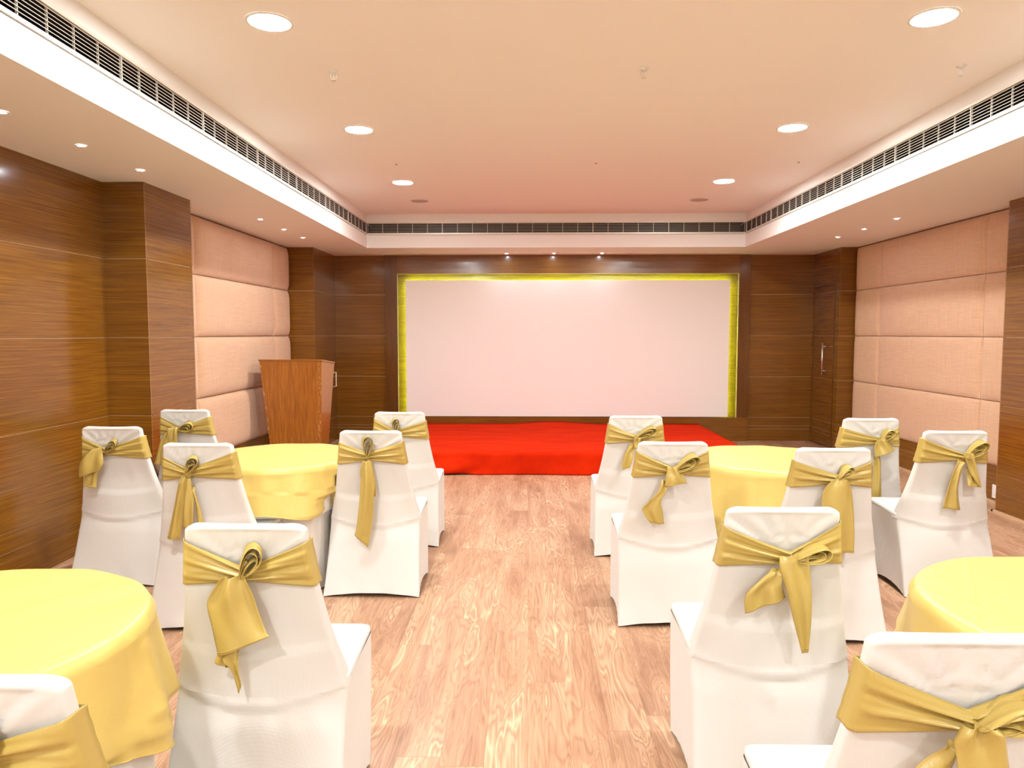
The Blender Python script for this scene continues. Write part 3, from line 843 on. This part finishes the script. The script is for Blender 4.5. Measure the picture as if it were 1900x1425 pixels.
# also the leaning backs of chairs standing beside a table
for c in CH: BB.extend([(c[0], c[1], .203, c[1]+.03, c[1]+.12, .95), (c[0], c[1], .222, c[1]+.05, c[1]+.15, .68), (c[0], c[1], .25, c[1]+.07, c[1]+.21, .58)])
table(-1.52, 4.39, 1, BB, (.243,.018,2.2,.0,0), 'round table hidden under gold and white cloths at back left', 'gold satin tablecloth on the back left table, below the wooden lectern', 'white floor length cloth under the gold one at back left')
table(-1.50, 1.755, 2, BB, (.285,.03,.42,.065,1.1), 'round table hidden under gold cloth at lower left', 'gold satin tablecloth at lower left, largest in view and nearest the camera', 'white cloth showing below the lower left gold tablecloth')
table(1.45, 4.37, 3, BB, (.26,.06,-2.45,.09,-2.5), 'round table hidden under gold and white cloths at back right', 'pale gold tablecloth on the back right table, in front of the red stage', 'white pleated cloth under the gold one at back right')
table(1.60, 1.95, 4, BB, (.28,.05,-2.8,.02,0), 'round table hidden under gold cloth at lower right', 'gold satin tablecloth at lower right, cut off by the right edge', 'white cloth under the lower right gold tablecloth')

# ------------------------------------------------------------------ ceiling fittings
def downlight(x, y, label):
    t = thing('ceiling_downlight', label, 'ceiling light', (x, y, CEIL), 0, 'round recessed ceiling lights')
    m = MB(); m.lathe([(.112, -.0005), (.112, -.004), (.098, -.006), (.096, -.002), (.096, -.0005)], 48); m.build('trim_ring', M_white, t, smooth=True)
    m = MB(); m.lathe([(.096, -.002), (.096, -.0045), (.0001, -.0045)], 48); m.build('diffuser', M_lamp, t)
dn = {(0,3.58): 'round glowing ceiling light nearest camera, upper left', (0,5.43): 'round glowing ceiling light, middle of the left row', (0,7.30): 'round glowing ceiling light furthest back in the left row',
      (1,3.60): 'round glowing ceiling light nearest camera, upper right', (1,5.45): 'round glowing ceiling light, middle of the right row', (1,7.31): 'round glowing ceiling light furthest back in the right row'}
for (s, y), lab in dn.items(): downlight(-1.255 if s == 0 else 1.93, y, lab)
for s in (0, 1):
    for y in (1.73, -.12, -1.97): downlight(-1.255 if s == 0 else 1.93, y, 'round recessed ceiling light in the %s row behind the camera, %s' % (('left','right')[s], {1.73:'first', -.12:'middle', -1.97:'last'}[y]))
def spot(x, y, label, group):
    t = thing('recessed_spotlight', label, 'spotlight', (x, y, SOF), 0, group)
    m = MB(); m.lathe([(.030, -.0005), (.030, -.003), (.021, -.0045), (.019, -.001)], 28); m.build('bezel', M_white, t, smooth=True)
    m = MB(); m.lathe([(.019, -.0015), (.012, -.004), (.0001, -.005)], 20); m.build('lens', M_spot, t)
nm = ['nearest', 'middle', 'farthest']
for k, (x, y) in enumerate([(-2.583,3.566), (-2.583,4.20), (-2.58,4.83)]): spot(x, y, nm[k]+' tiny spotlight of three over the left wood wall', 'left front bulkhead spotlights')
for k, (x, y) in enumerate([(-2.55,6.90), (-2.55,7.57), (-2.55,8.21)]): spot(x, y, nm[k]+' tiny spotlight of three over the left padded panelling', 'left rear bulkhead spotlights')
for k, (x, y) in enumerate([(3.48,7.00), (3.48,7.67), (3.48,8.30)]): spot(x, y, nm[k]+' tiny spotlight of three over the right padded panelling', 'right rear bulkhead spotlights')
for k, (x, y) in enumerate([(-.297,9.87), (.345,9.87), (.993,9.87)]): spot(x, y, ['left','middle','right'][k]+' tiny spotlight of three above the white screen', 'spotlights above the screen')
for k, y in enumerate((3.57, 4.2, 4.83)): spot(3.48, y, nm[k]+' tiny spotlight over the right wood pier, outside the frame', 'right front bulkhead spotlights')
for x, lab in ((-1.238, 'faint round ceiling speaker grille behind the left row of lights'), (1.921, 'faint round ceiling speaker grille behind the right row of lights')):
    t = thing('ceiling_speaker', lab, 'speaker', (x, 8.30, CEIL), 0, 'flush ceiling speakers')
    m = MB(); m.lathe([(.108, -.0005), (.108, -.004), (.100, -.005)], 40); m.build('rim', M_white, t, smooth=True)
    m = MB(); m.lathe([(.100, -.003), (.0001, -.0065)], 40); m.build('speaker_grille', plain('speaker_mesh', (.50,.42,.36), .7), t)
for x, lab in ((-1.12, 'left small white sprinkler head hanging under ceiling'), (.654, 'middle small white sprinkler head hanging under ceiling'), (2.433, 'right small white sprinkler head hanging under ceiling')):
    t = thing('sprinkler_head', lab, 'sprinkler', (x, 4.235, CEIL), 0, 'sprinkler heads')
    m = MB(); m.lathe([(.028, -.0005), (.026, -.006), (.012, -.008), (.011, -.014), (.0001, -.014)], 24); m.build('escutcheon', M_white, t, smooth=True)
    m = MB()
    for s in (-1, 1): m.tube([(s*.010,0,-.012), (s*.017,0,-.022), (s*.016,0,-.040), (s*.006,0,-.052), (0,0,-.054)], .0022, 8)
    m.tube([(0,0,-.014), (0,0,-.05)], .0028, 8); m.build('yoke', M_white, t, smooth=True)
    m = MB(); m.lathe([(.0001, -.053), (.016, -.054), (.016, -.056), (.0001, -.057)], 18); m.build('deflector', M_alu, t)
for x, lab in ((-1.179, 'left tiny dark fixing screw in the ceiling'), (.595, 'middle tiny fixing screw in the ceiling'), (2.375, 'right tiny fixing screw in the ceiling')):
    m = MB(); m.lathe([(.010, -.0005), (.009, -.005), (.0001, -.007)], 16)
    o = m.build('ceiling_screw', plain('dull_brass', (.35,.24,.16), .5, .6), None, smooth=True, loc=(x, 6.53, CEIL)); tag(o, lab, 'screw', 'ceiling screws')

# air grilles along the bulkheads, in short modules butted end to end
def air_grille(label, L, loc, rz, group):
    """runs along local x, faces local -y"""
    t = thing('air_grille', label, 'air vent', loc, rz, group)
    h = GZ1-GZ0; f = .014; L -= .001
    m = MB(); m.box(0, L, -.006, .012, -f, .003); m.box(0, L, -.006, .012, h-.003, h+f*.8); m.box(0, .003, -.001, .012, 0.003, h-.003); m.box(L-.003, L, -.001, .012, 0.003, h-.003)
    m.build('frame', M_alu, t)
    m = MB()
    for k in range(7):
        z = h*(k+.5)/7; m.box(.003, L-.003, .002, .0055, z-.0013, z+.0013)
    m.build('blades', M_alu, t)
    n = 5
    for k in range(1, n):
        x = L*k/n; m = MB(); m.box(x-.002, x+.002, .008, .018, 0, h); m.build('divider', M_alu, t)
    m = MB(); m.box(0, L, -.0008, .001, -f-.006, -f-.003); m.build('black_line', M_black, t)  # thin black strip just below the frame
    return t
ORD = ['first', 'second', 'third', 'fourth', 'fifth', 'sixth', 'seventh', 'eighth']
ML = .92
for k in range(8):
    far = ORD[k] if k < 8 else 'hidden'
    y1 = TB-.005-k*ML
    air_grille('%s louvred grille module from the screen end of the left bulkhead' % far if k < 8 else 'louvred grille module of the left bulkhead, behind the camera', ML, (TL, y1-ML, GZ0), pi/2, 'left bulkhead air grilles' if k < 8 else 'left bulkhead air grilles behind the camera')
    air_grille('%s louvred grille module from the screen end of the right bulkhead' % far if k < 8 else 'louvred grille module of the right bulkhead, behind the camera', ML, (TR, y1, GZ0), -pi/2, 'right bulkhead air grilles' if k < 8 else 'right bulkhead air grilles behind the camera')
BL = (TR-TL-.02)/5
for k in range(5): air_grille('%s louvred grille module from the left, across the bulkhead above the screen' % ORD[k], BL, (TL+.01+k*BL, TB, GZ0), 0, 'rear bulkhead air grilles')

# wall socket low on the right
t = thing('wall_socket', 'small white socket plate low on the right wall beside the pier', 'socket', (WR-.001, 6.42, .10))
m = MB(); m.box(-.008, 0, -.045, .045, -.06, .06); m.build('plate', M_white, t, bevel=.003)
m = MB(); m.box(-.012, -.008, -.02, .02, -.025, .025); m.build('rocker_switch', M_white, t, bevel=.001)
